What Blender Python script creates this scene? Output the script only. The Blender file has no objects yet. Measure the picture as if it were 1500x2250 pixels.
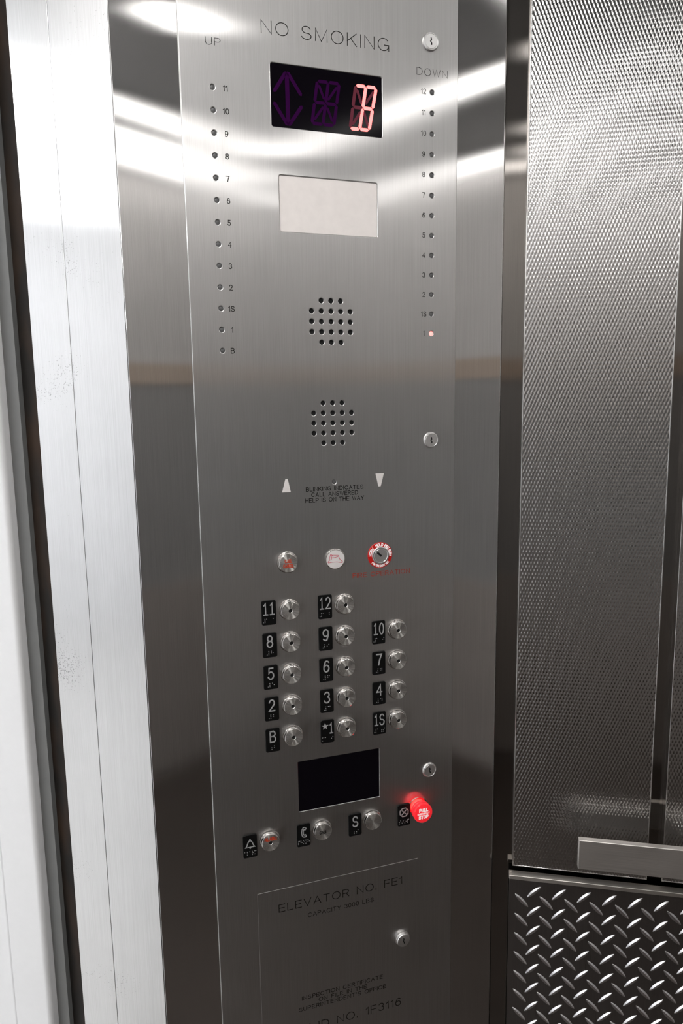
import bpy, bmesh, math, random
import numpy as np
from mathutils import Vector, Matrix
random.seed(4)
S = bpy.context.scene
COL = S.collection
PI = math.pi

# ------------------------------------------------------------------ camera
cam_d = bpy.data.cameras.new('camera')
cam = bpy.data.objects.new('camera', cam_d); COL.objects.link(cam)
cam_d.sensor_fit = 'VERTICAL'; cam_d.sensor_height = 36.0
cam_d.lens = 1555.713 / 2250 * 36.0
cam_d.clip_start = 0.02
right = Vector((0.98130782, 0.19183727, -0.01527829))
up = Vector((-0.01344766, 0.14755188, 0.98896289))
fwd = Vector((-0.19197428, 0.97027156, -0.14737358))
M = Matrix((right, up, -fwd)).transposed().to_4x4()
M.translation = Vector((-0.02719, -1.03926, 1.490))
cam.matrix_world = M
S.camera = cam

# ------------------------------------------------------------------ world, exposure
w = bpy.data.worlds.new('world'); S.world = w; w.use_nodes = True
w.node_tree.nodes['Background'].inputs[0].default_value = (0.9, 0.95, 1.0, 1)
w.node_tree.nodes['Background'].inputs[1].default_value = 0.05
S.view_settings.view_transform = 'Standard'; S.view_settings.look = 'None'
S.view_settings.exposure = 0.12; S.view_settings.gamma = 1.0
S.view_settings.use_curve_mapping = False
S.cycles.max_bounces = 10; S.cycles.glossy_bounces = 8; S.cycles.diffuse_bounces = 4
S.cycles.sample_clamp_indirect = 4.0

CAR_LIGHT = 8.0      # emission of the car's ceiling light diffusers
FILL_LIGHT = 8.5     # emission of the added fill panel, kept out of the visible reflections
HALL_LIGHT = 20.0     # emission of the landing's ceiling light panels

# ------------------------------------------------------------------ materials
def newmat(name):
    m = bpy.data.materials.new(name); m.use_nodes = True
    nt = m.node_tree; b = nt.nodes['Principled BSDF']
    return m, nt, b

def N(nt, t, **kw):
    n = nt.nodes.new(t)
    for k, v in kw.items(): setattr(n, k, v)
    return n

def plain(name, col, rough=0.5, metal=0.0, emit=None, estr=0.0, coat=0.0, noise=0.06):
    m, nt, b = newmat(name)
    b.inputs['Roughness'].default_value = rough; b.inputs['Metallic'].default_value = metal
    b.inputs['Coat Weight'].default_value = coat
    tc = N(nt, 'ShaderNodeTexCoord'); no = N(nt, 'ShaderNodeTexNoise'); no.inputs['Scale'].default_value = 90
    nt.links.new(tc.outputs['Object'], no.inputs['Vector'])
    mx = N(nt, 'ShaderNodeMix', data_type='RGBA')
    mx.inputs[6].default_value = tuple(c * (1 - noise) for c in col[:3]) + (1,)
    mx.inputs[7].default_value = tuple(min(1, c * (1 + noise)) for c in col[:3]) + (1,)
    nt.links.new(no.outputs['Fac'], mx.inputs[0]); nt.links.new(mx.outputs[2], b.inputs['Base Color'])
    if emit:
        b.inputs['Emission Color'].default_value = tuple(emit) + (1,); b.inputs['Emission Strength'].default_value = estr
    return m

def brushed(name, col, rough, aniso, grain='z', streak=0.12, wave=0.0, bump=0.03, specks=0.0, veil=0.0, vrough=0.42):
    """stainless sheet: grain along local z (or x); the reflection is smeared across the grain"""
    m, nt, b = newmat(name)
    b.inputs['Metallic'].default_value = 1.0
    b.inputs['Anisotropic'].default_value = aniso
    tc = N(nt, 'ShaderNodeTexCoord'); mp = N(nt, 'ShaderNodeMapping')
    mp.inputs['Scale'].default_value = (1600, 1600, 8) if grain == 'z' else (8, 1600, 1600)
    nt.links.new(tc.outputs['Object'], mp.inputs['Vector'])
    no = N(nt, 'ShaderNodeTexNoise'); no.inputs['Scale'].default_value = 1.0; no.inputs['Detail'].default_value = 3
    nt.links.new(mp.outputs[0], no.inputs['Vector'])
    bl = N(nt, 'ShaderNodeTexNoise'); bl.inputs['Scale'].default_value = 14; bl.inputs['Detail'].default_value = 4
    nt.links.new(tc.outputs['Object'], bl.inputs['Vector'])
    ad = N(nt, 'ShaderNodeMath', operation='MULTIPLY_ADD'); ad.inputs[1].default_value = 0.35
    nt.links.new(bl.outputs['Fac'], ad.inputs[0]); nt.links.new(no.outputs['Fac'], ad.inputs[2])
    mx = N(nt, 'ShaderNodeMix', data_type='RGBA')
    mr = N(nt, 'ShaderNodeMapRange'); mr.inputs[1].default_value = 0.3; mr.inputs[2].default_value = 1.0
    nt.links.new(ad.outputs[0], mr.inputs[0]); nt.links.new(mr.outputs[0], mx.inputs[0])
    mx.inputs[6].default_value = tuple(c * (1 - streak) for c in col) + (1,)
    mx.inputs[7].default_value = tuple(min(1, c * (1 + streak)) for c in col) + (1,)
    last = mx.outputs[2]
    if specks:
        sp = N(nt, 'ShaderNodeTexNoise'); sp.inputs['Scale'].default_value = 700; sp.inputs['Detail'].default_value = 1
        nt.links.new(tc.outputs['Object'], sp.inputs['Vector'])
        s2 = N(nt, 'ShaderNodeTexNoise'); s2.inputs['Scale'].default_value = 9
        nt.links.new(tc.outputs['Object'], s2.inputs['Vector'])
        sm = N(nt, 'ShaderNodeMath', operation='MULTIPLY'); nt.links.new(sp.outputs[0], sm.inputs[0]); nt.links.new(s2.outputs[0], sm.inputs[1])
        r2 = N(nt, 'ShaderNodeMapRange'); r2.inputs[1].default_value = 0.44; r2.inputs[2].default_value = 0.46
        nt.links.new(sm.outputs[0], r2.inputs[0])
        m2 = N(nt, 'ShaderNodeMix', data_type='RGBA'); m2.inputs[7].default_value = (0.12, 0.115, 0.11, 1)
        f2 = N(nt, 'ShaderNodeMath', operation='MULTIPLY'); f2.inputs[1].default_value = specks
        nt.links.new(r2.outputs[0], f2.inputs[0]); nt.links.new(f2.outputs[0], m2.inputs[0])
        nt.links.new(last, m2.inputs[6]); last = m2.outputs[2]
    nt.links.new(last, b.inputs['Base Color'])
    rr = N(nt, 'ShaderNodeMapRange'); rr.inputs[3].default_value = rough * 0.85; rr.inputs[4].default_value = rough * 1.15
    nt.links.new(ad.outputs[0], rr.inputs[0]); nt.links.new(rr.outputs[0], b.inputs['Roughness'])
    vt = N(nt, 'ShaderNodeVectorTransform', vector_type='VECTOR', convert_from='OBJECT', convert_to='WORLD')
    vt.inputs[0].default_value = (1, 0, 0) if grain == 'z' else (0, 0, 1)
    nt.links.new(vt.outputs[0], b.inputs['Tangent'])
    bp = N(nt, 'ShaderNodeBump'); bp.inputs['Strength'].default_value = bump; bp.inputs['Distance'].default_value = 0.0001
    nt.links.new(no.outputs['Fac'], bp.inputs['Height'])
    nrm = bp.outputs[0]
    if wave:
        mw = N(nt, 'ShaderNodeMapping'); mw.inputs['Scale'].default_value = (3.0, 3.0, 2.2)
        nt.links.new(tc.outputs['Object'], mw.inputs['Vector'])
        wn = N(nt, 'ShaderNodeTexNoise'); wn.inputs['Scale'].default_value = 1.0; wn.inputs['Detail'].default_value = 0.5
        nt.links.new(mw.outputs[0], wn.inputs['Vector'])
        b2 = N(nt, 'ShaderNodeBump'); b2.inputs['Strength'].default_value = 1.0; b2.inputs['Distance'].default_value = wave
        nt.links.new(wn.outputs['Fac'], b2.inputs['Height']); nt.links.new(b2.outputs[0], bp.inputs['Normal'])
    nt.links.new(nrm, b.inputs['Normal'])
    if veil:      # rough share of the brushed surface: a soft veil under the sharp reflection
        p2 = N(nt, 'ShaderNodeBsdfPrincipled'); p2.inputs['Metallic'].default_value = 1.0
        p2.inputs['Roughness'].default_value = vrough; p2.inputs['Anisotropic'].default_value = 0.8
        nt.links.new(last, p2.inputs['Base Color']); nt.links.new(vt.outputs[0], p2.inputs['Tangent'])
        gl = N(nt, 'ShaderNodeBsdfAnisotropic', distribution='BECKMANN')
        gl.inputs['Roughness'].default_value = rough; gl.inputs['Anisotropy'].default_value = aniso
        v2 = N(nt, 'ShaderNodeVectorTransform', vector_type='VECTOR', convert_from='OBJECT', convert_to='WORLD')
        v2.inputs[0].default_value = (0, 0, 1) if grain == 'z' else (1, 0, 0)
        nt.links.new(v2.outputs[0], gl.inputs['Tangent']); nt.links.new(last, gl.inputs['Color']); nt.links.new(nrm, gl.inputs['Normal'])
        ms = N(nt, 'ShaderNodeMixShader'); ms.inputs[0].default_value = veil
        nt.links.new(gl.outputs[0], ms.inputs[1]); nt.links.new(p2.outputs[0], ms.inputs[2])
        nt.links.new(ms.outputs[0], nt.nodes['Material Output'].inputs[0])
    return m

def turned(name, col, rough, aniso):
    """lathe-turned metal face (axis = local y)"""
    m, nt, b = newmat(name); b.inputs['Metallic'].default_value = 1.0
    b.inputs['Anisotropic'].default_value = aniso; b.inputs['Roughness'].default_value = rough
    tc = N(nt, 'ShaderNodeTexCoord')
    fl = N(nt, 'ShaderNodeVectorMath', operation='MULTIPLY'); fl.inputs[1].default_value = (1, 0, 1)
    nt.links.new(tc.outputs['Object'], fl.inputs[0])
    nm = N(nt, 'ShaderNodeVectorMath', operation='NORMALIZE'); nt.links.new(fl.outputs[0], nm.inputs[0])
    vt = N(nt, 'ShaderNodeVectorTransform', vector_type='VECTOR', convert_from='OBJECT', convert_to='WORLD')
    nt.links.new(nm.outputs[0], vt.inputs[0]); nt.links.new(vt.outputs[0], b.inputs['Tangent'])
    no = N(nt, 'ShaderNodeTexNoise'); no.inputs['Scale'].default_value = 9; no.inputs['Detail'].default_value = 2
    nt.links.new(nm.outputs[0], no.inputs['Vector'])
    mr = N(nt, 'ShaderNodeMapRange'); mr.inputs[1].default_value = 0.35; mr.inputs[2].default_value = 0.65
    nt.links.new(no.outputs[0], mr.inputs[0])
    mx = N(nt, 'ShaderNodeMix', data_type='RGBA'); nt.links.new(mr.outputs[0], mx.inputs[0])
    mx.inputs[6].default_value = tuple(c * 0.75 for c in col) + (1,); mx.inputs[7].default_value = tuple(min(1, c * 1.15) for c in col) + (1,)
    nt.links.new(mx.outputs[2], b.inputs['Base Color'])
    gl = N(nt, 'ShaderNodeBsdfAnisotropic', distribution='BECKMANN'); gl.inputs['Roughness'].default_value = 0.28; gl.inputs['Anisotropy'].default_value = -0.87
    nt.links.new(vt.outputs[0], gl.inputs['Tangent']); nt.links.new(mx.outputs[2], gl.inputs['Color'])
    ms = N(nt, 'ShaderNodeMixShader'); ms.inputs[0].default_value = 0.18
    nt.links.new(gl.outputs[0], ms.inputs[1]); nt.links.new(b.outputs[0], ms.inputs[2]); nt.links.new(ms.outputs[0], nt.nodes['Material Output'].inputs[0])
    return m

STEEL = (0.60, 0.592, 0.583)
M_panel = brushed('brushed_steel_panel', STEEL, 0.125, 0.68, wave=0.0011, bump=0.02, veil=0.53)
M_column = brushed('brushed_steel_column', STEEL, 0.105, 0.68, wave=0.0011, bump=0.02, veil=0.09)
M_jamb = brushed('brushed_steel_jamb', (0.80, 0.80, 0.80), 0.22, 0.8, specks=0.5, veil=0.35)
M_back = brushed('steel_backing', (0.24, 0.225, 0.21), 0.11, 0.55, veil=0.05)
M_tex = brushed('embossed_steel', (0.60, 0.595, 0.59), 0.15, 0.0, streak=0.05, bump=0.0)
M_rail = brushed('brushed_steel_rail', (0.60, 0.57, 0.54), 0.40, 0.75, grain='x', streak=0.25, bump=0.1)
M_cap = brushed('brushed_steel_cap', (0.60, 0.57, 0.53), 0.40, 0.7, grain='x')
M_tread = brushed('tread_metal_dimmed', (0.30, 0.29, 0.29), 0.28, 0.0, streak=0.15, bump=0.0)  # dark floor reflection put into the plate colour
M_bar = plain('tread_metal_highlit', (0.78, 0.77, 0.78), 0.30, 1.0)  # same metal as the plate, with highlights put into a lighter colour
M_turn = turned('turned_steel', (0.66, 0.64, 0.61), 0.30, 0.9)
M_side = plain('polished_steel', (0.75, 0.73, 0.70), 0.14, 1.0)
M_chrome = plain('satin_chrome', (0.80, 0.79, 0.78), 0.20, 1.0)
M_walllow = plain('steel_wall_dimmed', (0.35, 0.345, 0.34), 0.4, 0.3)  # wall steel with its dark reflections put into the colour
M_lock = plain('satin_lock', (0.80, 0.79, 0.78), 0.38, 1.0)
M_wallst = brushed('steel_wall', (0.585, 0.57, 0.56), 0.40, 0.5)
M_wallst.node_tree.nodes['Principled BSDF'].inputs['Metallic'].default_value = 0.15
M_kick = plain('wall_foot_metal', (0.38, 0.345, 0.32), 0.5, 0.3)
M_grey = plain('shaded_steel_grey', (0.16, 0.16, 0.155), 0.5)  # steel jamb edge whose shade is put into the grey
M_tan = plain('tan_trim', (0.48, 0.39, 0.32), 0.5)
M_black = plain('black_glass', (0.004, 0.003, 0.005), 0.10); M_black.node_tree.nodes['Principled BSDF'].inputs['Specular IOR Level'].default_value = 0.12
M_void = plain('dark_void', (0.006, 0.006, 0.006), 0.9)
M_plate = plain('black_plastic', (0.005, 0.005, 0.005), 0.38); M_plate.node_tree.nodes['Principled BSDF'].inputs['Specular IOR Level'].default_value = 0.2
M_silver = plain('silver_raised', (0.52, 0.52, 0.52), 0.4, 0.3)
M_ink = plain('black_engraving', (0.012, 0.011, 0.010), 0.7); M_ink.node_tree.nodes['Principled BSDF'].inputs['Specular IOR Level'].default_value = 0.1
M_redink = plain('red_engraving', (0.40, 0.035, 0.015), 0.6)
M_orange = plain('orange_red_engraving', (0.62, 0.06, 0.015), 0.6)
M_white = plain('white_plastic', (0.86, 0.82, 0.80), 0.35)
M_lens = plain('milky_lens', (0.84, 0.79, 0.76), 0.28, emit=(1.0, 0.93, 0.88), estr=0.06)
M_led = plain('led_dark', (0.11, 0.11, 0.11), 0.4)
M_ledon = plain('led_lit', (1.0, 0.35, 0.3), 0.4, emit=(1.0, 0.14, 0.13), estr=3.0)
M_segon = plain('segment_lit', (0.6, 0.1, 0.1), 0.5, emit=(1.0, 0.16, 0.15), estr=2.6)
M_segoff = plain('segment_unlit', (0.030, 0.000, 0.042), 0.6)
M_segoff.node_tree.nodes['Principled BSDF'].inputs['Specular IOR Level'].default_value = 0.05
M_segdim = plain('segment_unlit_near_lit', (0.09, 0.002, 0.02), 0.5, emit=(1.0, 0.01, 0.06), estr=0.03)
M_red = plain('red_enamel', (0.62, 0.012, 0.008), 0.35)
M_knob = plain('red_lit_knob', (0.80, 0.02, 0.03), 0.30, emit=(1.0, 0.02, 0.03), estr=0.45, coat=0.4)
M_knobneck = plain('red_lit_neck', (0.9, 0.05, 0.05), 0.35, emit=(1.0, 0.05, 0.04), estr=2.2)
M_print = plain('white_print', (0.95, 0.93, 0.92), 0.5, emit=(1, 0.9, 0.9), estr=0.25)
M_pinkline = plain('pink_red_print', (0.70, 0.05, 0.10), 0.5)
M_rust = None
M_ceil = plain('dark_ceiling', (0.03, 0.028, 0.027), 0.45)
M_floor = plain('brown_floor', (0.045, 0.034, 0.027), 0.55, noise=0.3)
M_paint = plain('white_paint', (0.86, 0.86, 0.86), 0.35, noise=0.02)
M_hall = plain('hall_white', (0.85, 0.85, 0.86), 0.6, noise=0.02)
M_hfloor = plain('hall_floor', (0.62, 0.61, 0.60), 0.45)
M_carlight = plain('car_light_diffuser', (0.9, 0.9, 0.9), 0.5, emit=(1.0, 0.98, 0.965), estr=CAR_LIGHT)
M_filllight = plain('fill_light_diffuser', (0.9, 0.9, 0.9), 0.5, emit=(1.0, 0.98, 0.965), estr=FILL_LIGHT)
M_halllight = plain('hall_light_diffuser', (0.9, 0.9, 0.9), 0.5, emit=(0.97, 0.985, 1.0), estr=HALL_LIGHT)

def rust():
    m, nt, b = newmat('rusty_dark_steel'); b.inputs['Roughness'].default_value = 0.85
    tc = N(nt, 'ShaderNodeTexCoord'); mp = N(nt, 'ShaderNodeMapping'); mp.inputs['Scale'].default_value = (1, 1, 0.25)
    no = N(nt, 'ShaderNodeTexNoise'); no.inputs['Scale'].default_value = 45; no.inputs['Detail'].default_value = 6
    nt.links.new(tc.outputs['Object'], mp.inputs[0]); nt.links.new(mp.outputs[0], no.inputs[0])
    cr = N(nt, 'ShaderNodeValToRGB')
    cr.color_ramp.elements[0].position = 0.42; cr.color_ramp.elements[0].color = (0.010, 0.008, 0.006, 1)
    cr.color_ramp.elements[1].position = 0.78; cr.color_ramp.elements[1].color = (0.040, 0.020, 0.009, 1)
    nt.links.new(no.outputs['Fac'], cr.inputs[0]); nt.links.new(cr.outputs[0], b.inputs['Base Color'])
    return m
M_rust = rust()

# ------------------------------------------------------------------ mesh helpers
class MB:
    def __init__(s): s.v = []; s.f = []; s.mi = []
    def add(s, vs, fs, mi=0):
        o = len(s.v); s.v += [tuple(p) for p in vs]; s.f += [tuple(i + o for i in f) for f in fs]; s.mi += [mi] * len(fs)
    def box(s, a, b, mi=0):
        x0, y0, z0 = a; x1, y1, z1 = b
        s.add([(x0,y0,z0),(x1,y0,z0),(x1,y1,z0),(x0,y1,z0),(x0,y0,z1),(x1,y0,z1),(x1,y1,z1),(x0,y1,z1)],
              [(0,3,2,1),(4,5,6,7),(0,1,5,4),(1,2,6,5),(2,3,7,6),(3,0,4,7)], mi)
    def prism(s, pts, d0, d1, mi=0):
        """polygon pts [(x,z)] counter-clockwise seen from the front; from depth d0 (back) out to d1 (front), y = -d"""
        n = len(pts)
        s.add([(x, -d0, z) for x, z in pts] + [(x, -d1, z) for x, z in pts],
              [tuple(range(n - 1, -1, -1)), tuple(range(n, 2 * n))] + [(i, (i + 1) % n, n + (i + 1) % n, n + i) for i in range(n)], mi)
    def plan(s, pts, z0, z1, mi=0):
        """plan polygon [(x,y)] counter-clockwise from above, extruded z0..z1"""
        n = len(pts)
        s.add([(x, y, z0) for x, y in pts] + [(x, y, z1) for x, y in pts],
              [tuple(range(n - 1, -1, -1)), tuple(range(n, 2 * n))] + [(i, (i + 1) % n, n + (i + 1) % n, n + i) for i in range(n)], mi)
    def lathe(s, prof, n=32, mi=0, close=True):
        """prof [(r, d)] from back to front, axis = -y"""
        o = []; f = []
        for r, d in prof:
            for k in range(n):
                a = 2 * PI * k / n; o.append((r * math.cos(a), -d, r * math.sin(a)))
        for i in range(len(prof) - 1):
            for k in range(n):
                k2 = (k + 1) % n; f.append((i * n + k, i * n + k2, (i + 1) * n + k2, (i + 1) * n + k))
        if close: f.append(tuple((len(prof) - 1) * n + k for k in range(n)))
        s.add(o, f, mi)
    def mesh(s, name, mats, smooth=False):
        me = bpy.data.meshes.new(name); me.from_pydata(s.v, [], s.f); me.update()
        for m in (mats if isinstance(mats, (list, tuple)) else [mats]): me.materials.append(m)
        me.polygons.foreach_set('material_index', s.mi)
        if smooth:
            me.polygons.foreach_set('use_smooth', [True] * len(me.polygons))
            me.set_sharp_from_angle(angle=math.radians(35))
        return me

def obj(name, me, parent=None, loc=(0, 0, 0), label=None, cat=None, group=None, kind=None, rot=None):
    o = bpy.data.objects.new(name, me); COL.objects.link(o)
    o.location = loc
    if rot: o.rotation_euler = rot
    if parent: o.parent = parent
    if label: o['label'] = label
    if cat: o['category'] = cat
    if group: o['group'] = group
    if kind: o['kind'] = kind
    return o

def flat_big(me):
    """rounded edges shade smooth, the large faces stay flat"""
    me.polygons.foreach_set('use_smooth', [abs(max(p.normal, key=abs)) < 0.9999 for p in me.polygons])

def bevel_mesh(me, width, seg=2, angle=40):
    bm = bmesh.new(); bm.from_mesh(me)
    es = [e for e in bm.edges if len(e.link_faces) == 2 and e.calc_face_angle(0) > math.radians(angle)]
    bmesh.ops.bevel(bm, geom=es, offset=width, segments=seg, profile=0.5, affect='EDGES', clamp_overlap=True)
    bm.to_mesh(me); bm.free()
    flat_big(me); return me

def rrect(x0, x1, z0, z1, r, n=4):
    out = []
    for cx, cz, a0 in ((x1 - r, z0 + r, -90), (x1 - r, z1 - r, 0), (x0 + r, z1 - r, 90), (x0 + r, z0 + r, 180)):
        for k in range(n + 1):
            a = math.radians(a0 + 90 * k / n); out.append((cx + r * math.cos(a), cz + r * math.sin(a)))
    return out

def circ(cx, cz, r, n=20):
    return [(cx + r * math.cos(2 * PI * k / n), cz + r * math.sin(2 * PI * k / n)) for k in range(n)]

def sheet_with_holes(name, outer, holes, thick, bev, mat):
    """filled 2-D curve with holes, extruded and rounded, turned upright: front face at y = 0, body behind it"""
    cu = bpy.data.curves.new(name, 'CURVE'); cu.dimensions = '2D'; cu.fill_mode = 'BOTH'
    cu.extrude = thick / 2 - bev; cu.bevel_depth = bev; cu.bevel_resolution = 2; cu.offset = -bev
    for pts in [outer] + holes:
        sp = cu.splines.new('POLY'); sp.points.add(len(pts) - 1); sp.use_cyclic_u = True
        for p, (x, z) in zip(sp.points, pts): p.co = (x, z, 0, 1)
    o = bpy.data.objects.new(name, cu); COL.objects.link(o)
    dg = bpy.context.evaluated_depsgraph_get()
    me = bpy.data.meshes.new_from_object(o.evaluated_get(dg))
    bpy.data.objects.remove(o); bpy.data.curves.remove(cu)
    me.transform(Matrix.Translation((0, thick / 2, 0)) @ Matrix.Rotation(PI / 2, 4, 'X'))
    me.materials.clear(); me.materials.append(mat); me.name = name
    flat_big(me)
    return me

# ------------------------------------------------------------------ stroke lettering (cap height 1)
def arc(cx, cy, rx, ry, a0, a1, n=10):
    return [(cx + rx * math.cos(math.radians(a0 + (a1 - a0) * k / n)), cy + ry * math.sin(math.radians(a0 + (a1 - a0) * k / n))) for k in range(n + 1)]
def glyphs():
    g = {}
    g['A'] = (.76, [[(0, 0), (.38, 1), (.76, 0)], [(.13, .34), (.63, .34)]])
    bow = lambda x, y0, y1, w: [(0, y1), (x, y1)] + arc(x, (y0 + y1) / 2, w, (y1 - y0) / 2, 90, -90, 10) + [(0, y0)]
    g['B'] = (.66, [[(0, 0), (0, 1)], bow(.36, .53, 1, .26), bow(.38, 0, .53, .28)])
    g['C'] = (.78, [arc(.40, .5, .40, .5, 42, 318, 22)])
    g['D'] = (.72, [[(0, 0), (0, 1)], bow(.28, 0, 1, .44)])
    g['E'] = (.60, [[(.60, 1), (0, 1), (0, 0), (.60, 0)], [(0, .52), (.54, .52)]])
    g['F'] = (.56, [[(.56, 1), (0, 1), (0, 0)], [(0, .5), (.50, .5)]])
    g['G'] = (.80, [arc(.40, .5, .40, .5, 42, 340, 24) + [(.79, .46), (.46, .46)], [(.79, .46), (.79, 0)]])
    g['H'] = (.68, [[(0, 0), (0, 1)], [(.68, 0), (.68, 1)], [(0, .52), (.68, .52)]])
    g['I'] = (.0, [[(0, 0), (0, 1)]])
    g['K'] = (.66, [[(0, 0), (0, 1)], [(.64, 1), (0, .36)], [(.24, .60), (.66, 0)]])
    g['L'] = (.54, [[(0, 1), (0, 0), (.54, 0)]])
    g['M'] = (.82, [[(0, 0), (0, 1), (.41, 0), (.82, 1), (.82, 0)]])
    g['N'] = (.68, [[(0, 0), (0, 1), (.68, 0), (.68, 1)]])
    g['O'] = (.84, [arc(.42, .5, .42, .5, 90, 450, 28)])
    g['P'] = (.62, [[(0, 0), (0, 1)], bow(.34, .46, 1, .28)])
    g['R'] = (.66, [[(0, 0), (0, 1)], bow(.36, .48, 1, .27), [(.38, .48), (.66, 0)]])
    g['S'] = (.66, [arc(.33, .74, .29, .26, 20, 260, 16) + arc(.33, .25, .33, .25, 80, -165, 16)[1:]])
    g['T'] = (.66, [[(0, 1), (.66, 1)], [(.33, 1), (.33, 0)]])
    g['U'] = (.66, [[(0, 1), (0, .33)] + arc(.33, .33, .33, .33, 180, 360, 12) + [(.66, .33), (.66, 1)]])
    g['V'] = (.72, [[(0, 1), (.36, 0), (.72, 1)]])
    g['W'] = (1.0, [[(0, 1), (.25, 0), (.5, 1), (.75, 0), (1.0, 1)]])
    g['X'] = (.7, [[(0, 0), (.7, 1)], [(0, 1), (.7, 0)]])
    g['Y'] = (.72, [[(0, 1), (.36, .45), (.72, 1)], [(.36, .45), (.36, 0)]])
    g['.'] = (.06, [[(0, 0), (0.0, .11)]])
    g["'"] = (.06, [[(.02, 1), (0, .74)]])
    g['0'] = (.56, [arc(.28, .5, .28, .5, 90, 450, 26)])
    g['1'] = (.22, [[(0, .78), (.12, .83), (.22, 1), (.22, 0)]])
    g['i'] = (.44, [[(.04, .82), (.22, 1), (.22, 0)], [(0, 0), (.44, 0)]])          # one with a foot, on the tactile plates
    g['2'] = (.56, [arc(.28, .71, .27, .29, 165, -20, 12) + [(.46, .50), (.0, .0), (.56, 0)]])
    g['3'] = (.54, [arc(.26, .76, .24, .24, 160, -80, 12) + arc(.26, .27, .28, .27, 75, -160, 14)])
    g['4'] = (.58, [[(.44, 0), (.44, 1), (0, .30), (.58, .30)]])
    g['5'] = (.54, [[(.48, 1), (.10, 1), (.05, .52)] + arc(.26, .33, .28, .33, 130, -155, 16)])
    g['6'] = (.54, [arc(.30, .68, .27, .32, 40, 120, 6) + arc(.27, .32, .27, .55, 140, 180, 5) + arc(.27, .31, .27, .31, 180, 540, 20)])
    g['7'] = (.54, [[(0, 1), (.54, 1), (.34, .5), (.22, 0)]])
    g['8'] = (.54, [arc(.27, .76, .23, .24, -90, 270, 18), arc(.27, .27, .27, .27, 90, 450, 20)])
    g['9'] = (.54, [[(.54 - x, 1 - y) for x, y in arc(.30, .68, .27, .32, 40, 120, 6) + arc(.27, .32, .27, .55, 140, 180, 5) + arc(.27, .31, .27, .31, 180, 540, 20)]])
    return g
G = glyphs()

def ribbon(mb, pts, wd, d0, d1, mi=0):
    """a stroke of width wd along pts [(x,z)], front at depth d1"""
    P = [Vector(p) for p in pts]
    closed = (P[0] - P[-1]).length < 1e-7 and len(P) > 2
    if closed: P = P[:-1]
    n = len(P); L = []; R = []
    for i in range(n):
        a = P[i - 1] if (i > 0 or closed) else None
        b = P[(i + 1) % n] if (i < n - 1 or closed) else None
        t1 = (P[i] - a).normalized() if a is not None else None
        t2 = (b - P[i]).normalized() if b is not None else None
        t1 = t1 or t2; t2 = t2 or t1
        n1 = Vector((-t1.y, t1.x)); n2 = Vector((-t2.y, t2.x)); m = n1 + n2
        m = n1 if m.length < 0.2 else m.normalized()
        k = (wd / 2) / max(0.55, m.dot(n1))
        q = P[i].copy()
        if a is None: q -= t2 * wd * 0.5
        if b is None: q += t1 * wd * 0.5
        L.append(q + m * k); R.append(q - m * k)
    m_ = n if closed else n - 1
    if d1 - d0 < 2e-4:
        mb.add([(p.x, -d1, p.y) for p in L] + [(p.x, -d1, p.y) for p in R],
               [(i, n + i, n + (i + 1) % n, (i + 1) % n) for i in range(m_)], mi)
    else:
        vs = [(p.x, -d, p.y) for d in (d0, d1) for s in (L, R) for p in s]
        f = []
        for i in range(m_):
            j = (i + 1) % n; l0, r0, l1, r1 = 0, n, 2 * n, 3 * n
            f += [(l1 + i, r1 + i, r1 + j, l1 + j), (l0 + i, l1 + i, l1 + j, l0 + j), (r1 + i, r0 + i, r0 + j, r1 + j)]
        if not closed:
            f += [(0, n, 3 * n, 2 * n), (n - 1, 3 * n - 1, 4 * n - 1, 2 * n - 1)]
        mb.add(vs, f, mi)

def layout(txt, track, space):
    x = 0; out = []
    for c in txt:
        if c == ' ': x += space; continue
        wd, st = G[c]; out.append((x, wd, st)); x += wd + track
    return out, x - track

def text_mb(mb, txt, x0, x1, z, h, stroke, d=0.00012, d0=None, track=0.30, space=0.62, mi=0):
    """letters between x0 and x1 on base line z; x1 None keeps the natural width centred on x0"""
    out, W = layout(txt, track, space)
    h2 = h - stroke
    if x1 is None: sx = h2; ox = x0 - W * h2 / 2
    else: sx = (x1 - x0 - stroke) / max(W, 1e-6); ox = x0 + stroke / 2
    for x, wd, st in out:
        for pl in st:
            ribbon(mb, [(ox + (x + px) * sx, z + stroke / 2 + pz * h2) for px, pz in pl], stroke, d if d0 is None else d0, d, mi)

def text_arc(mb, txt, cx, cz, r, a_mid, h, stroke, inward=False, d=0.0016, sx=0.8, track=0.28):
    out, W = layout(txt, track, 0.5)
    for x, wd, st in out:
        for pl in st:
            pts = []
            for px, pz in pl:
                s = ((x + px) - W / 2) * h * sx
                if not inward:
                    a = math.radians(a_mid) - s / r; rr = r + (pz - .5) * h
                else:
                    a = math.radians(a_mid) + s / r; rr = r - (pz - .5) * h
                pts.append((cx + rr * math.cos(a), cz + rr * math.sin(a)))
            ribbon(mb, pts, stroke, d, d)

# ------------------------------------------------------------------ the setting
TH = math.radians(29.0)
ZT = 2.40                       # car ceiling
XB, YO = 1.55, -1.95            # back wall, opposite side wall
PO = Vector((-0.2115, -0.12925, 0))   # origin of the control panel plane (set below)
# plan position of panel coordinate u (mm): p = PU + u * (cos, sin)
ct, st_ = math.cos(TH), math.sin(TH)
PU = Vector((-0.0 - 0.2418687 * ct, -0.012 - 0.2418687 * st_, 0))
def plan_u(u, d=0.0):           # metres
    return (PU.x + u * ct + d * st_, PU.y + u * st_ - d * ct)

def structure(name, mb, mat, label=None):
    me = mb.mesh(name, mat)
    return obj(name, me, kind='structure', label=label)

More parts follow.
